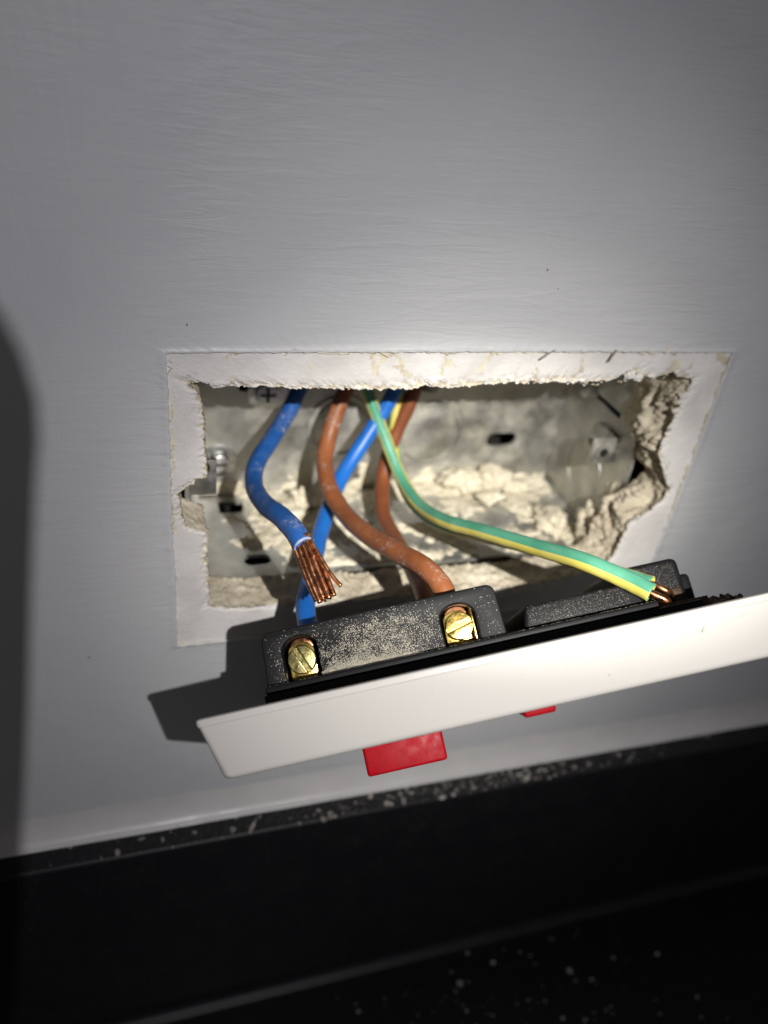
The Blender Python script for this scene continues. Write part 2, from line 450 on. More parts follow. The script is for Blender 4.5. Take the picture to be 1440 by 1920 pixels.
for i in range(190):
    s = rnd.random()
    if s < .14: p = (rnd.uniform(0, 34), 0, -84.2 + rnd.uniform(-.5, .4)); a = rnd.gauss(0, .2)
    elif s < .5: p = (rnd.uniform(20, 128), 0, rnd.uniform(-.2, .9)); a = rnd.gauss(0, .25)
    elif s < .8: p = (146.2 + rnd.uniform(-.3, .5), 0, rnd.uniform(-60, -2)); a = 1.57 + rnd.gauss(0, .2)
    else: p = (rnd.uniform(-.4, .3), 0, rnd.uniform(-80, -4)); a = 1.57 + rnd.gauss(0, .2)
    flake(V, F, p, rnd.uniform(1.0, 4.2), rnd.uniform(.15, .55), a, y=-.45)
for z, h in ((-21, 6), (-27, 5), (-14, 3.5), (-46, 2)): flake(V, F, (.7, 0, z), h, .95, 1.57, y=-.12, lift=.05)
mesh('torn_paint_edge', V, F, beige, parent=pl, kind='stuff')

# masonry recess behind the box, closed; its near-black colour holds the shade seen in gaps
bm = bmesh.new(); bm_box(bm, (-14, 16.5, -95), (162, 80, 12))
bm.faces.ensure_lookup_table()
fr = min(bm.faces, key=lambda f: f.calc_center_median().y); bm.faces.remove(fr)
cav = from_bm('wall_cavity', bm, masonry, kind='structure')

# ------------------------------------------------------------------ steel back box
box = tag(empty('back_box', (73, 61, -76)), 'open galvanised steel double back box sunk in the wall, dusty with plaster', 'back box')
BO = Vector((73, 61, -76))
def boxpart(name, bm, mat, parent=None, smooth=False):
    for v in bm.verts: v.co -= BO
    o = from_bm(name, bm, mat, parent or box); 
    if smooth: shade_auto(o)
    return o
X0, X1, Z0, Z1, Y0, Y1 = 5.5, 139.5, -76.0, -6.0, 16.0, 61.0
def panel(name, outline, holes, ax, a0, a1):
    """sheet panel with real holes (2D outline, hole outlines)"""
    cu = bpy.data.curves.new(name, 'CURVE'); cu.dimensions = '2D'; cu.fill_mode = 'BOTH'
    for P in [outline] + holes:
        sp = cu.splines.new('POLY'); sp.points.add(len(P) - 1)
        for q, p in zip(sp.points, P): q.co = (p[0], p[1], 0, 1)
        sp.use_cyclic_u = True
    t = bpy.data.objects.new('tmp', cu); COL.objects.link(t)
    dg = bpy.context.evaluated_depsgraph_get(); me = bpy.data.meshes.new_from_object(t.evaluated_get(dg))
    bpy.data.objects.remove(t); bpy.data.curves.remove(cu)
    b = bmesh.new(); b.from_mesh(me); bpy.data.meshes.remove(me)
    bmesh.ops.remove_doubles(b, verts=b.verts[:], dist=1e-4)
    r = bmesh.ops.extrude_face_region(b, geom=b.faces[:])
    for v in [g for g in r['geom'] if isinstance(g, bmesh.types.BMVert)]: v.co.z = 1
    for v in b.verts: v.co = ax(v.co.x, v.co.y, a0 if v.co.z < .5 else a1)
    return boxpart(name, b, zinc)
rect2 = lambda a, b, c, d: [(a, b), (c, b), (c, d), (a, d)]
axB = lambda p, q, a: Vector((p, a, q)); axF = lambda p, q, a: Vector((p, q, a)); axR = lambda p, q, a: Vector((a, p, q))
panel('back_panel', rect2(X0, Z0, X1, Z1), [rrect(112.5, -61.8, 124, -56.6, 2.5), rrect(24, -39, 29, -34, 2)], axB, Y1, Y1 + 1.2)
panel('bottom_panel', rect2(X0, Y0, X1, Y1 - .02), [rrect(17.5, 49.5, 25.5, 56, .8), rrect(21.5, 21.5, 29.5, 26.5, 2.2), rrect(58, 17, 64, 20, 1)], axF, Z0, Z0 - 1.2)
panel('top_panel', rect2(X0, Y0, X1, Y1 - .02), [circ(68, 46, 14)], axF, Z1, Z1 + 1.2)
panel('side_panel', rect2(Y0, Z0 + .02, Y1 - .02, Z1 - .02), [rrect(28, -34.6, 44, -32.6, .6), rrect(46, -27, 50, -20, 1)], axR, X1, X1 + 1.2)
panel('side_panel', rect2(Y0, Z0 + .02, Y1 - .02, Z1 - .02), [], axR, X0, X0 - 1.2)
def knock(cx, cy, r, ax, a, s):
    bm = bmesh.new(); prism(bm, circ(cx, cy, r, 40), a + s * .9, a - s * .3, ax, .5, 2); return boxpart('knockout_disc', bm, zinc, smooth=True)
def ringp(cx, cy, r0, r1, ax, a, s):
    bm = bmesh.new(); n = 40; L = []
    for rr, h in ((r0, -.1), (r0 + .3, .7), (r1 - .3, .7), (r1, -.1)):
        L.append([bm.verts.new(ax(cx + rr * math.cos(2 * math.pi * k / n), cy + rr * math.sin(2 * math.pi * k / n), a + s * h)) for k in range(n)])
    for i in range(3):
        for k in range(n): bm.faces.new((L[i][k], L[i][(k + 1) % n], L[i + 1][(k + 1) % n], L[i + 1][k]))
    return boxpart('knockout_rim', bm, zinc, smooth=True)
for cx, cz, r in ((90, -56, 10), (58, -52, 9)): knock(cx, cz, r, axB, Y1, -1); ringp(cx, cz, r + .9, r + 2.6, axB, Y1, -1)
ringp(39, -59, 9.0, 10.8, axR, X1 + .5, -1)
knock(104, 36, 9, axF, Z0, 1); 
def fix_screw(cx, cz, rr, cross):
    root = empty('fixing_screw', (cx, Y1, cz)); 
    def part(name, bm, mat):
        for v in bm.verts: v.co -= Vector((cx, Y1, cz))
        return shade_auto(from_bm(name, bm, mat, root))
    bm = bmesh.new(); prism(bm, circ(cx, cz, rr, 36), Y1 - 1.0, Y1 - .02, axB, .3); part('washer', bm, zincb)
    bm = bmesh.new(); prism(bm, circ(cx, cz, rr * .62, 32), Y1 - 3.2, Y1 - 1.02, axB, .9, 4); part('head', bm, zincb)
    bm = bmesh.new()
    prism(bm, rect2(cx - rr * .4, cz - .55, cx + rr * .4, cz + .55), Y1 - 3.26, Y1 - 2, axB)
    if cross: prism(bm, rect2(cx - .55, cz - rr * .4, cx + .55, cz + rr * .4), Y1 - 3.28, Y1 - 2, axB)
    part('drive_recess_shade', bm, shadem)  # solid black bars painting the shade of the drive slots
    return root
tag(fix_screw(33, -38.8, 6.2, True), 'zinc fixing screw with washer at the top left inside the box', 'screw')
tag(fix_screw(18.5, -63, 5.6, False), 'zinc fixing screw with washer low beside the left plaster edge', 'screw')
# lugs that take the plate screws
bm = bmesh.new(); bm_box(bm, (5.6, 16.2, -47), (12.5, 17.4, -36.5), .3); boxpart('lug', bm, zinc, smooth=True)
bm = bmesh.new(); prism(bm, circ(8.2, -38.6, 2.6, 20), 15.4, 21, axB, .3); boxpart('threaded_insert', bm, brass, smooth=True)
bm = bmesh.new(); bm_box(bm, (130.5, 25, -49), (139.4, 26.2, -39.5), .4); bm_box(bm, (138.0, 26.2, -49), (139.4, 36, -39.5), .4); boxpart('lug', bm, zinc, smooth=True)
bm = bmesh.new(); prism(bm, circ(134.2, -44, 2.5, 20), 23.6, 31, axB, .4); boxpart('threaded_insert', bm, zinc, smooth=True)
bm = bmesh.new(); prism(bm, circ(134.2, -44, 1.5, 16), 23.5, 25, axB, 0); boxpart('screw_hole_shade', bm, shadem)  # solid black disc painting the shade inside the hole
bm = bmesh.new(); prism(bm, circ(48, -33, 3.6, 22), X1 - 2.2, X1 - .02, axR, .6); boxpart('earth_boss', bm, zincb, smooth=True)

# plaster that fell into the box: a crust on the floor and splashes on the back
def crust_sheet(nx, ny, fn):
    V = []; F = []; H = []
    for j in range(ny + 1):
        for i in range(nx + 1): p, h = fn(i / nx, j / ny); V.append(p); H.append(h)
    for j in range(ny):
        for i in range(nx):
            a = j * (nx + 1) + i; q = (a, a + 1, a + nx + 2, a + nx + 1)
            if max(H[k] for k in q) > -.25: F.append(q)
    return V, F
def f_floor(s, t):
    x = 7 + s * 131; y = 16.3 + t * 44.4
    h = .15 + 1.5 * fbm(Vector((x * .085, y * .11, 2)), 5, .8) + .5 * fbm(Vector((x * .4, y * .4, 8)), 5, .6) + .22 * fbm(Vector((x * 1.2, y * 1.2, 5)), 4, .5)
    h += 1.6 * max(0, (t - .72) / .28) * (.3 + fbm(Vector((x * .12, 3, 3)), 3)) * (1 if x > 34 else 0)
    h += 2.4 * max(0, 1 - ((x - 40) / 22) ** 2) * max(0, 1 - ((y - 40) / 18) ** 2) * .4
    if x < 26: h -= (26 - x) * .09
    h -= 2.2 * math.exp(-((x - 22) / 7) ** 2 - ((y - 53) / 5) ** 2) + 2.6 * math.exp(-((x - 25.5) / 7) ** 2 - ((y - 23.5) / 5) ** 2)
    if y < 19: h -= (19 - y) * .25
    return (x, y, Z0 + max(-.5, min(4.2, h))), h
V, F = crust_sheet(240, 90, f_floor); deb = mesh('fallen_plaster', V, F, beige, smooth=True)
tag(deb, 'crust of fallen cream plaster over the floor of the steel box', 'debris', kind='stuff')
def f_back(s, t):
    x = 12 + s * 127; z = -75.5 + t * 50
    h = -.95 + 1.3 * fbm(Vector((x * .07, z * .07, 21)), 4, .9) + .3 * fbm(Vector((x * .5, z * .5, 5)), 3) + 1.1 * max(0, (-64 - z) / 11) 
    h += .7 * max(0, 1 - ((x - 66) / 26) ** 2) * max(0, 1 - ((z + 55) / 16) ** 2)
    for cx, cz, rx_, rz_ in ((118.2, -59.2, 9, 5.5), (90, -56, 11, 11), (18.5, -63, 8, 8), (33, -40, 8, 8), (126, -60, 9, 12)):
        h -= 2.0 * math.exp(-((x - cx) / rx_) ** 4 - ((z - cz) / rz_) ** 4)
    if t > .8: h -= (t - .8) * 6
    return (x, Y1 - max(-.5, min(2.6, h)), z), h
V, F = crust_sheet(240, 100, f_back); db = mesh('plaster_splashes', V, F, beige, smooth=True)
tag(db, 'cream plaster splashes stuck to the back of the steel box', 'debris', kind='stuff')
def f_side(s, t):
    y = 15.5 + s * 20; z = -75.8 + t * 60
    h = -.2 + 2.6 * (1 - s) + 1.8 * fbm(Vector((y * .12, z * .11, 41)), 5, .8) + .4 * fbm(Vector((y * .5, z * .5, 1)), 3)
    h -= 2.5 * math.exp(-((z + 44) / 8) ** 4) + (3.0 * s)
    return (X1 - max(-.5, min(4.5, h)), y, z), h
V, F = crust_sheet(60, 120, f_side); ds = mesh('side_plaster', V, F, beige, smooth=True)
tag(ds, 'lumpy beige plaster packed against the right wall of the steel box', 'debris', kind='stuff')
# loose chunks
CH = [((104, 55, -72.2), 5.5, (1.5, .8, .8)), ((115, 56, -72), 5.0, (1.3, .8, .8)), ((122, 53, -73.5), 4.0, (1.3, .9, .6)), ((111, 47, -74), 3.4, (1.5, 1, .6)), ((127, 30, -73.5), 4.6, (.9, 1.6, .7)), ((134, 20, -70), 4.6, (.7, 1, 1.3)), ((46, 50, -72.8), 4.4, (1.2, .8, .9)), ((36, 44, -74), 4.0, (1.5, .9, .6))]
LBL = ['cream plaster chunk against the back of the box below the black slot, left one', 'cream plaster chunk at the box back directly under the black slot', 'flat cream plaster chunk at the back right corner of the box floor', 'small cream plaster chunk mid floor between slot and striped wire', 'long beige chunk at the foot of the right box wall', 'upright beige chunk wedged between right plaster edge and box', 'cream plaster lump behind the bent blue wire near the box back', 'flat cream plaster lump on the floor behind the stripped blue wire']
for i, ((c, r, sq), lb) in enumerate(zip(CH, LBL)):
    V = []; F = []; lump(V, F, (0, 0, 0), r, i * 4.3, sq, 4)
    V = [Vector(v) * (1 + .16 * fbm(Vector(v) * .8 + Vector((i, 0, 0)), 5, .6) + .10 * abs(fbm(Vector(v) * 2.2 + Vector((0, i, 0)), 4, .5))) for v in V]
    o = mesh('plaster_chunk', V, F, beige, smooth=True); o.location = Vector(c) * MM
    tag(o, lb, 'plaster chunk', 'plaster chunks in the box')

# ------------------------------------------------------------------ wires
def wire(name, pts, r, mat, label, per=14, **kw):
    P = spline(pts, per); c = P[0]
    root = empty(name, c)
    o = tube('insulation', [p - c for p in P], r, mat, root, seg=24, jitter=.10, seed=len(label), **kw)
    tag(root, label, 'wire')
    return root, P
b1, P = wire('blue_wire', [(55, 50, -6), (48, 51, -17), (41.7, 50, -30.5), (36.7, 45.0, -38.5), (30.4, 37.0, -42.8), (24.6, 27.0, -45.0), (22.5, 17.0, -45.2), (22.6, 1.0, -41.0), (24.2, -12.0, -36.2), (25.4, -20.0, -34.4), (25.9, -23.5, -34.2), (26.6, -26.0, -34.6)], 2.45, bluep, 'thick blue wire ending in bare splayed copper strands, hanging free at the left')
c0 = Vector((55, 50, -6)); end = Vector((26.6, -26, -34.6)); axs = (Vector((29.9, -37.2, -41.9)) - end).normalized()
wid = axs.cross(TOCAM).normalized(); dep = wid.cross(axs).normalized()
if wid.x < 0: wid = -wid
if dep.dot(TOCAM) < 0: dep = -dep
# torn pale rim of the cut insulation
V = []; F = []; n = 40
for k in range(n):
    a = 2 * math.pi * k / n; j = .35 * noise.noise(Vector((math.cos(a) * 2, math.sin(a) * 2, 4)))
    tdir = (end - Vector((25.9, -23.5, -34.2))).normalized(); N = (TOCAM - tdir * TOCAM.dot(tdir)).normalized(); B = tdir.cross(N)
    rad = N * math.cos(a) + B * math.sin(a)
    for rr, d in ((2.42, -.5), (2.50 + j * .2, .0 + j), (2.3, .12 + j), (2.0, -.4)): V.append(end + rad * rr + tdir * d - c0)
for k in range(n):
    for q in range(3):
        F.append((k * 4 + q, ((k + 1) % n) * 4 + q, ((k + 1) % n) * 4 + q + 1, k * 4 + q + 1))
cutm = M_pvc('pale_cut_edge', (.10, .20, .42), (.52, .52, .54), .4)
mesh('cut_rim', V, F, cutm, b1, smooth=True)
STR = [(-1.65, .2), (-.95, .85), (-.1, 1.1), (.75, .95), (1.45, .35), (-1.2, -.55), (-.45, .15), (.45, .1), (1.05, -.55), (-.45, -.95), (.4, -1.05)]
for i, (a, d) in enumerate(STR):
    L = 12.4 + rnd.uniform(-.35, .45) + (0.5 if 1 <= i <= 4 else 0)
    pts = []
    for t in (-.18, .05, .3, .6, .85, 1.0):
        sp = .98 + .12 * math.sin(math.pi * min(1, max(0, t)) * .9) - .06 * max(0, t - .6)
        twist = .12 * t; ca, sa = math.cos(twist), math.sin(twist)
        aa, dd2 = a * ca - d * sa, a * sa + d * ca
        pts.append(end + axs * (L * t) + wid * (aa * 1.32 * sp + .10 * math.sin(3 * t + i)) + dep * (dd2 * sp) - c0)
    tube('copper_strand', spline(pts, 5), 0.56, copper, b1, seg=12, jitter=.008, seed=i)
tube('copper_strand', spline([end + axs * t + wid * a + dep * d - c0 for t, a, d in ((-2, 1.6, .5), (1, 2.0, .8), (4, 2.4, .9), (7.5, 2.9, .8), (10, 3.5, .6), (11.6, 4.1, .5))], 6), .46, copper, b1, seg=12)
tube('copper_strand', spline([end + axs * t + wid * a + dep * d - c0 for t, a, d in ((-1, .2, 1.6), (1, .5, 1.9), (2.6, 1.0, 2.1), (3.6, 1.4, 2.2))], 5), .22, copper, b1, seg=8)
V = []; F = []
for i in range(9): lump(V, F, end + axs * (12.5 + rnd.uniform(-.4, .6)) + wid * rnd.uniform(-1.5, 1.7) + dep * rnd.uniform(-.6, 1.1) - c0, rnd.uniform(.25, .42), i * 3.1, (1, 1, 1), 1)
mesh('cut_burrs', V, F, copper, b1, kind='stuff')

wire('blue_wire', [(78, 50, -6), (75, 51, -20), (70.1, 48.0, -34.0), (64.2, 46.0, -44.3), (53.1, 38.0, -57.4), (43.5, 20.0, -62.2), (35.4, -2.0, -61.0), (29.9, -19.0, -58.5), (28.6, -31.5, -58.4)], 2.4, blueb, 'bright blue wire running diagonally behind the others down to the switch')
wire('brown_wire', [(60, 50, -6), (59, 51, -18), (56.2, 50, -30.1), (50.6, 44.0, -41.0), (47.3, 38.0, -48.6), (46.0, 29.0, -52.4), (47.3, 16.0, -54.2), (49.8, -2.0, -50.6), (53.3, -17.0, -45.9), (56.0, -28.0, -42.6), (57.9, -35.0, -43.6), (58.2, -38.5, -47.5)], 2.55, brownp, 'front brown wire sweeping down into the right screw terminal')
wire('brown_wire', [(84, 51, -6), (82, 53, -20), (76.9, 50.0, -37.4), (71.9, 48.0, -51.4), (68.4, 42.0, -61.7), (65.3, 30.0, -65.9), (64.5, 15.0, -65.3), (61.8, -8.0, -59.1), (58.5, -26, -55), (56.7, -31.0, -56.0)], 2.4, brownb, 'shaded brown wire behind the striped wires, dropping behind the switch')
gy = lambda k: 0 if (k % .5) < .25 else 1
e1, P1 = wire('earth_wire', [(66, 50, -6), (61, 51, -20), (60.9, 50.3, -30.2), (62.1, 49.0, -33.9), (67.5, 43.0, -46.6), (71.1, 35.0, -55.6), (72.3, 22.0, -57.1), (73.9, 5.0, -52.4), (77.8, -10.0, -45.9), (83.0, -28.0, -38.4), (87.4, -43.0, -32.2), (93.9, -51.0, -32.0), (97.0, -55.2, -32.2)], lambda t: 1.9 + .55 * max(0, t - .5), [greenp, yellowp], 'front green and yellow striped wire running to the earth terminal at the right', roll=lambda t: -.785 - .62 * max(0, min(1, (t - .45) / .15)), stripe=gy, flat=.92, hollow=.16, face=True)
o1 = Vector((66, 50, -6))
tube('copper_core', spline([p - o1 for p in (Vector((93.9, -51, -32)), Vector((97.2, -55.4, -32.4)), Vector((99.6, -57.4, -32.9)), Vector((100.6, -57.4, -34.6)))], 8), .92, copper, e1, seg=14)
e2, P2 = wire('earth_wire', [(76, 51, -6), (74.2, 54, -20), (73.9, 53.0, -31.7), (73.4, 52.0, -38.3), (72.6, 50.0, -44.8), (72.5, 48.0, -51.5), (73.2, 43.0, -58.5), (74.8, 29.0, -63.1), (77.7, 13.0, -59.8), (81.7, 1.0, -54.9), (88.6, -20.0, -45.3), (93.5, -36.0, -38.8), (99.4, -44.5, -36.6), (102.2, -49.0, -35.4)], 1.85, [greenp, yellowp], 'rear green and yellow striped wire tucked behind the front one', roll=lambda t: .75 - 1.9 * max(0, min(1, (t - .5) / .2)), stripe=gy, flat=.95, hollow=.16, face=True)
o2 = Vector((76, 51, -6))
tube('copper_core', spline([p - o2 for p in (Vector((100.6, -47, -35.9)), Vector((102.4, -49.4, -35.4)), Vector((104.6, -51.6, -35.6)), Vector((106.2, -51.6, -37.0)))], 8), .9, copper, e2, seg=14)
# outer sheath where the cables come in
for lb, x in (('grey cable sheath end poking in at the top of the box', 68), ('second grey cable sheath end at the top right of the wires', 84)):
    P = spline([(x, 49, 4), (x, 50, -8), (x - 1.0, 52, -18 if x < 80 else -34)], 6); c = P[0]
    r_ = empty('cable_sheath', c); tag(r_, lb, 'cable')
    if x < 80: tube('sheath', [Vector((0, 0, 0)), Vector((0, .5, -6)), Vector((0, .5, -9))], 7, greyp, r_, seg=24)
    else: tube('sheath', [p - c for p in P], 3.6, greyp, r_, seg=24)

# ------------------------------------------------------------------ switch plate, hanging out of the box
PA = Vector((-0.343, -59.205, -48.093)); PU = Vector((0.95278, -0.13254, 0.27321)); PH = Vector((-0.07272, 0.77394, 0.62906)); PV = Vector((0.29483, 0.61923, -0.72776))
sw = empty('cooker_switch', (0, 0, 0))
mw = Matrix((PU, PV, PH)).transposed().to_4x4(); mw.translation = PA * MM   # local x = length, y = across the plate (away from us), z = towards its back
sw.matrix_world = mw
tag(sw, 'white double switch plate seen edge-on, black terminal housing and red rockers, hanging from wires', 'switch plate')
ax = lambda p, q, a: Vector((p, a, q))           # outline in (u,h), extruded along v
# white face plate with tapering sides
bm = bmesh.new()
lv = [(.0, .5, .8), (-.3, 0, .9), (-.9, -.05, 1.0), (-1.55, .10, 1.0), (-1.65, .32, 1.0), (-10.9, 2.7, 1.6), (-11.4, 2.9, 1.7), (-11.75, 3.3, 1.9), (-11.9, 4.0, 2.2)]
L = []
for h, ins, r in lv: L.append([bm.verts.new((x, y, h)) for x, y in rrect(ins, ins, 115.5 - ins, 86 - ins, r, 6)])
n = len(L[0])
for a, b in zip(L[:-1], L[1:]):
    for k in range(n): bm.faces.new((a[k], a[(k + 1) % n], b[(k + 1) % n], b[k]))
bm.faces.new(L[0]); bm.faces.new(L[-1][::-1])
plate = shade_auto(from_bm('face_plate', bm, whitep, sw), 40)
# black base
bm = bmesh.new(); bm_box(bm, (10.9, 16, -.4), (105.5, 72, 2.3), .35); bm_box(bm, (11.2, 16.6, 2.3), (96.5, 71.5, 4.0), .5, 3); base = shade_auto(from_bm('base_moulding', bm, blackd, sw))
# terminal housing with two arched openings
def arch(cx, hw, h0, h1, n=10):
    P = [(cx - hw, h0)]
    for k in range(n + 1):
        t = math.pi - math.pi * k / n; P.append((cx + hw * math.cos(t), h1 - hw * .75 + hw * .75 * math.sin(t)))
    P.append((cx + hw, h0)); return P
out = [(11.3, 3.8)]
for k in range(7): t = math.pi - .5 * math.pi * k / 6; out.append((11.6 + 2 + 2 * math.cos(t), 13.6 + 2 * math.sin(t)))
for k in range(7): t = .5 * math.pi - .5 * math.pi * k / 6; out.append((61.6 + 2 * math.cos(t), 13.6 + 2 * math.sin(t)))
out.append((64.0, 3.8))
out += arch(54.3, 3.85, 3.8, 12.9)[::-1]; out += arch(19.5, 3.85, 3.8, 13.5)[::-1]
bm = bmesh.new(); prism(bm, out, 20, 29, ax, .45, 3)
hs = shade_auto(from_bm('terminal_housing', bm, blackp, sw), 40)
bm = bmesh.new(); bm_box(bm, (11.6, 29.02, 3.8), (63.6, 64, 15.5), 1.2, 3)
shade_auto(from_bm('rear_housing', bm, blackd, sw), 40)
# brass terminals and their screws
def terminal(cx, hc, top, slot, mat2):
    bm = bmesh.new(); prism(bm, arch(cx - .15, 3.0, 4.1, top - .9), 24.0, 28.9, ax, .3)
    t_ = shade_auto(from_bm('brass_terminal', bm, brass, sw), 40)
    bm = bmesh.new(); prism(bm, arch(cx + .1, 2.6, top - 2.4, top - .1), 24.2, 28.8, ax, .2); c = shade_auto(from_bm('clamped_copper', bm, copper, t_))
    bm = bmesh.new()
    R = 3.05; hwid = .48; n = 18; a = math.radians(slot); ca, sa = math.cos(a), math.sin(a)
    for s in (1, -1):
        t0 = math.asin(hwid / R); P = []
        for k in range(n + 1):
            t = t0 + (math.pi - 2 * t0) * k / n; P.append((R * math.cos(t), s * R * math.sin(t)))
        P = [(cx + x * ca - y * sa, hc + x * sa + y * ca) for x, y in P]
        prism(bm, P, 20.9, 23.6, ax, .22, 3)
    prism(bm, circ(cx, hc, R * .985, 32), 21.7, 23.8, ax)
    shade_auto(from_bm('terminal_screw', bm, mat2, t_), 40)
terminal(19.5, 8.4, 13.5, -67, brassd); terminal(54.4, 8.2, 12.9, 14, brass)
bm = bmesh.new(); bm_box(bm, (57.3, 21.2, 4.2), (57.75, 28, 11.8), .12); shade_auto(from_bm('brass_clip', bm, brass, sw))
# low moulding and earth block
bm = bmesh.new(); bm_box(bm, (68.2, 21.5, 3.8), (96.4, 60, 9.4), 1.0, 3, fn=lambda c: (c.x + (.9 if c.x < 75 and c.z > 8 else 0) - (5.0 if c.x > 90 and c.z > 7 else 0), c.y, c.z))
shade_auto(from_bm('low_moulding', bm, blackp, sw), 40)
bm = bmesh.new(); bm_box(bm, (92.5, 31, 2.2), (108.6, 62, 13.8), 1.5, 3); shade_auto(from_bm('earth_block', bm, blackp, sw), 40)
bm = bmesh.new(); bm_box(bm, (106, 38, 1.8), (113.0, 60, 10.2), 1.0, 3); shade_auto(from_bm('end_block', bm, blackd, sw), 40)
bm = bmesh.new(); bm_box(bm, (97.2, 18.5, .9), (107.8, 29, 2.9), .25); shade_auto(from_bm('earth_strap', bm, rusty, sw), 40)
bm = bmesh.new(); bm_box(bm, (104.8, 30.2, 2.8), (107.2, 31.6, 6.6), .2); bm_box(bm, (98.4, 29.4, 2.6), (104.2, 31.2, 5.6), .3); shade_auto(from_bm('earth_clamp', bm, rusty, sw), 40)
V = []; F = []
for c, r, sq in (((109.5, 20, .9), 1.7, (1.3, 1, .8)), ((112.3, 21, 1.2), 1.5, (1.0, 1, .9)), ((114.6, 20, .8), 1.0, (1, 1, .9)), ((111, 18.5, .6), 1.0, (1.2, 1, .7))): lump(V, F, c, r, c[0], sq, 2)
mesh('dirt_clod', V, F, rusty, sw)
# rockers on the front
def rocker(u0, u1, v0, v1, h, name):
    bm = bmesh.new(); bm_box(bm, (u0, v0, h), (u1, v1, -11.0), .7, 3, fn=lambda c: (c.x, c.y + (.8 if c.z < h + 2 else 0), c.z + (.10 * (c.y - v0) if c.z < h + 2 else 0)))
    return shade_auto(from_bm(name, bm, redp, plate), 40)
rocker(27.9, 46.0, 30, 60, -19.1, 'red_rocker'); rocker(67.0, 75.0, 45, 62, -14.9, 'small_red_rocker')
# loose plaster dust on the housing front: grains lying thick towards the base
V = []; F = []
def grain(V, F, c, r, sq=1.0):
    o = len(V); q = [Vector((rnd.uniform(.5, 1) * s[0], rnd.uniform(.5, 1) * s[1] * sq, rnd.uniform(.5, 1) * s[2])) * r for s in ((1, 0, 0), (-1, 0, 0), (0, 1, 0), (0, -1, 0), (0, 0, 1), (0, 0, -1))]
    a = rnd.random() * 6.28; ca, sa = math.cos(a), math.sin(a)
    for p in q: V.append((c[0] + p.x * ca - p.z * sa, c[1] + p.y, c[2] + p.x * sa + p.z * ca))
    for f in ((0, 2, 4), (2, 1, 4), (1, 3, 4), (3, 0, 4), (2, 0, 5), (1, 2, 5), (3, 1, 5), (0, 3, 5)): F.append(tuple(o + i for i in f))
cnt = 0
while cnt < 8500:
    uu = rnd.uniform(12.5, 63); hh = rnd.uniform(4.1, 15.2)
    if math.hypot(uu - 19.5, hh - 8.5) < 5.2 and abs(uu - 19.5) < 4.0 or abs(uu - 54.3) < 4.1 and hh < 13.2: continue
    mid = math.exp(-((uu - 35) / 11) ** 2) * (1 - .55 * math.exp(-((uu - 26) / 4) ** 2) * (hh > 10))
    d = mid * (1.35 - .105 * (hh - 4)) + .035
    d *= .35 + 1.3 * max(0, .5 + fbm(Vector((uu * .35, hh * .45, 3)), 4))
    if hh > 13.2: d *= .35
    if rnd.random() > d: continue
    grain(V, F, (uu, 19.95, hh), rnd.choice((.04, .05, .06, .08, .10, .13)), .5); cnt += 1
for i in range(4200):
    uu = rnd.uniform(23.5, 45); k = min(1, (uu - 22.8) / 3) * max(0, 1 - ((uu - 27) / 19) ** 2 if uu > 27 else 1); hh = 4.1 + abs(rnd.gauss(0, 1.0 * max(.05, k)))
    grain(V, F, (uu, 19.9 - rnd.random() * .5, hh), rnd.choice((.06, .09, .12, .16)), .7)
for i in range(900):
    uu = rnd.uniform(12, 96); grain(V, F, (uu, rnd.uniform(16.5, 19.8), 4.02), rnd.choice((.05, .07, .09)), .8)
for i in range(800):
    uu = rnd.uniform(69.5, 92); grain(V, F, (uu, 21.45, rnd.uniform(4.5, 9)), rnd.choice((.04, .05, .07)), .5)
for i in range(700):
    grain(V, F, (rnd.uniform(98, 107), 30.95, rnd.uniform(5, 13)), rnd.choice((.04, .06)), .5)
tag(mesh('plaster_dust', V, F, dustm, hs), kind='stuff')
# specks and smears on the white rim
V = []; F = []
for i in range(240):
    uu = min(110, abs(rnd.gauss(62, 24))); t = rnd.random(); hh = -.9 - 9.3 * t
    grain(V, F, (uu, 2.6 * t, hh), rnd.choice((.05, .07, .10, .16)), .5)
for uu, t, L, a in ((98, .3, 2.2, 1.0), (78, .75, 1.8, -1.2), (79, .9, 1.2, .3), (106, .25, 1.4, .2)):
    for k in range(14):
        s = L * (k / 13 - .5); grain(V, F, (uu + s * math.cos(a), 2.6 * t, -.9 - 9.3 * t + s * math.sin(a)), .2, .4)
tag(mesh('rim_specks', V, F, dustm, plate), kind='stuff')

# ------------------------------------------------------------------ sealant bead, black upstand, hob surface
ZL = -156.3
prof = [(.55, ZL + 15.5)] + [(.35 - 5.4 * (1 - math.cos(math.pi / 2 * k / 14)), ZL + 14 * (1 - math.sin(math.pi / 2 * k / 14))) for k in range(15)] + [(-5.3, ZL - .6), (.5, ZL - .6)]
V = []; F = []; nx = 160
for i in range(nx + 1):
    x = -320 + 830 * i / nx
    for k, (y, z) in enumerate(prof): V.append((x, y - .40 + .18 * noise.noise(Vector((x * .06, k * .15, 2))), z + .2 * noise.noise(Vector((x * .04, k * .3, 7)))))
m_ = len(prof)
for i in range(nx):
    for k in range(m_ - 1): F.append((i * m_ + k, i * m_ + k + 1, (i + 1) * m_ + k + 1, (i + 1) * m_ + k))
tag(mesh('sealant_bead', V, F, sealm, smooth=True), 'white sealant bead running along the foot of the wall', 'sealant')
ZH = -257.0
def sweep_x(prof, x0, x1):
    V = []; F = []
    for x in (x0, x1):
        for y, z in prof: V.append((x, y, z))
    n = len(prof)
    for k in range(n): F.append((k, (k + 1) % n, n + (k + 1) % n, n + k))
    F.append(tuple(range(n))[::-1]); F.append(tuple(n + k for k in range(n)))
    return V, F
r = 1.6; YF = -12.5
pr = [(-.5, ZL - .25)]
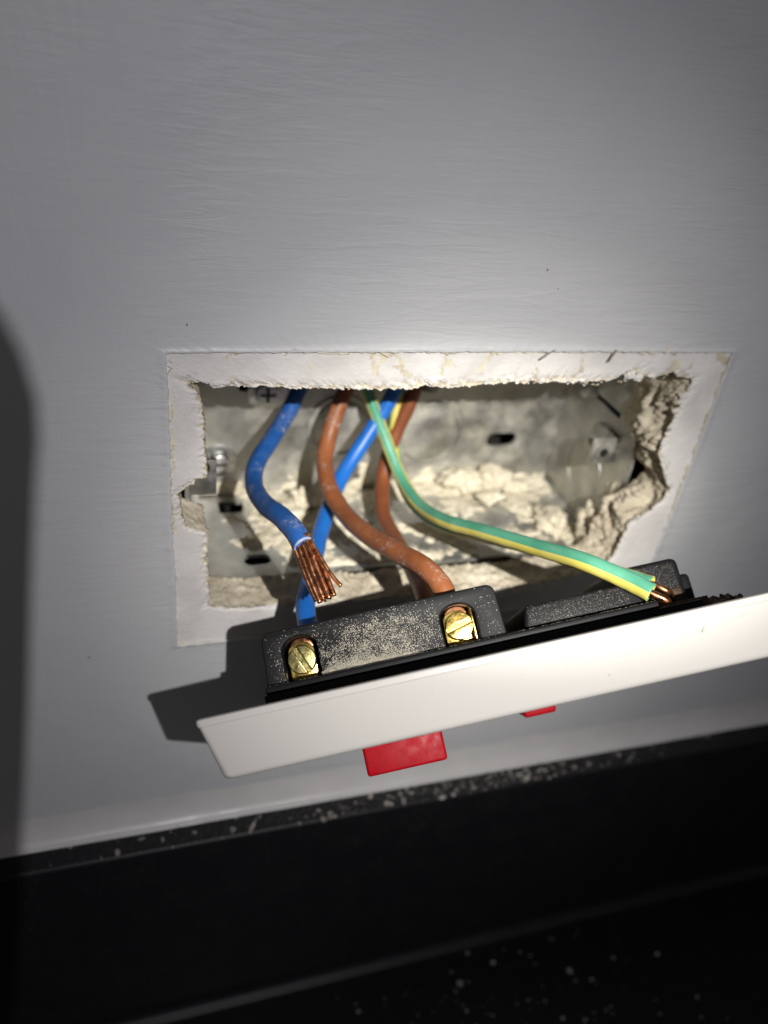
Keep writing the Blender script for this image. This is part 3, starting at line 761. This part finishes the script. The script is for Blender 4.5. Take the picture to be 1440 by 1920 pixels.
for k in range(7): t = math.pi / 2 * k / 6; pr.append((YF + r - r * math.sin(t), ZL - .25 - r + r * math.cos(t)))
for k in range(6): t = math.pi / 2 * k / 5; pr.append((YF - 4 + 4 * math.cos(t), ZH + 4.2 - 4 * math.sin(t)))
pr += [(YF - 5, ZH - 2), (-.5, ZH - 2)]
V, F = sweep_x(pr, -320, 510)
up = shade_auto(mesh('black_upstand', V, F, gloss), 60); tag(up, 'glossy black upstand with dusty narrow ledge below the wall', 'upstand')
bm = bmesh.new(); bm_box(bm, (-320, -330, ZH - 12), (510, -6, ZH), .8)
hob = from_bm('worktop', bm, hobm, kind='structure')
V = []; F = []
for i in range(330):
    x = rnd.gauss(75, 62); 
    if not -60 < x < 240: continue
    y = rnd.uniform(-12.2, -5.4)
    dense = .35 + .9 * math.exp(-((x - 105) / 45) ** 2)
    if rnd.random() > dense: continue
    r_ = rnd.choice((.18, .25, .35, .5, .7)); lump(V, F, (x, y, ZL - .3 + r_ * .3), r_, i * 1.3, (rnd.uniform(.5, 1.9), rnd.uniform(.4, 1.7), .6), 1)
for i in range(5200):
    x = rnd.gauss(95, 62)
    if -60 < x < 250: grain(V, F, (x, rnd.uniform(-12.3, -5.3), ZL - .2), rnd.choice((.05, .07, .10, .14)), 1.2)
tag(mesh('ledge_crumbs', V, F, chip), 'scattered plaster crumbs lying along the black ledge', 'crumbs', kind='stuff')
V = []; F = []
for i in range(420):
    x = rnd.gauss(112, 42); y = rnd.gauss(-60, 28)
    if y > -18: continue
    r_ = rnd.choice((.08, .10, .12, .15, .18, .2, .25, .3, .4, .65)); lump(V, F, (x, y, ZH + r_ * .3), r_, i * 2.3, (rnd.uniform(.3, 2.2), rnd.uniform(.3, 2.2), .55), 1)
tag(mesh('worktop_crumbs', V, F, chip), 'scattered plaster crumbs on the dark glossy worktop', 'crumbs', kind='stuff')
# larger slivers
def sliver(p, d, L, W, lb):
    P = spline([Vector((0, 0, 0)), Vector(d) * L * .5 + Vector((0, 0, .3)), Vector(d) * L], 5)
    o = tube('plaster_sliver', P, lambda t: W * (.5 + .5 * math.sin(math.pi * (.15 + .8 * t))), chip, seg=7, jitter=.25)
    o.location = Vector(p) * MM; tag(o, lb, 'plaster sliver', 'larger plaster slivers')
sliver((19.8, -12.6, ZL + .3), (.55, .75, .25), 5.2, .55, 'white plaster sliver lying across the black ledge at the left')
sliver((88.6, -1.1, -1.6), (.75, -.1, .6), 4.6, .28, 'thin pale sliver stuck over the cut line above the opening, left one')
sliver((108.2, -1.1, -2.2), (.35, -.1, .93), 3.6, .33, 'thin pale sliver stuck over the cut line above the opening, right one')

# ------------------------------------------------------------------ unseen slab added in place of the phone, outlined to shade the wall's left
f_ = .36
def sh(x, z): return (LAMP.x + f_ * (x - LAMP.x), LAMP.z + f_ * (z - LAMP.z))
yp = LAMP.y * (1 - f_)
OUT = [sh(*q) for q in ((-33, 12), (-30.5, 7), (-28.2, 0), (-26.6, -10.7), (-27.2, -20), (-28.9, -30), (-33.2, -60), (-38.5, -100), (-44.2, -139), (-60, -240), (-96, -240), (-80, -60), (-74, 4), (-70, 18), (-62, 24), (-50, 25), (-40, 20))]
bm = bmesh.new(); prism(bm, OUT, 0, -7, lambda p, q, a: Vector((p, yp + a, q)), 0)
slab = from_bm('shadow_slab', bm, shadem); tag(slab, 'unseen black slab added in place of the phone to shade the left of the wall', 'shadow caster')
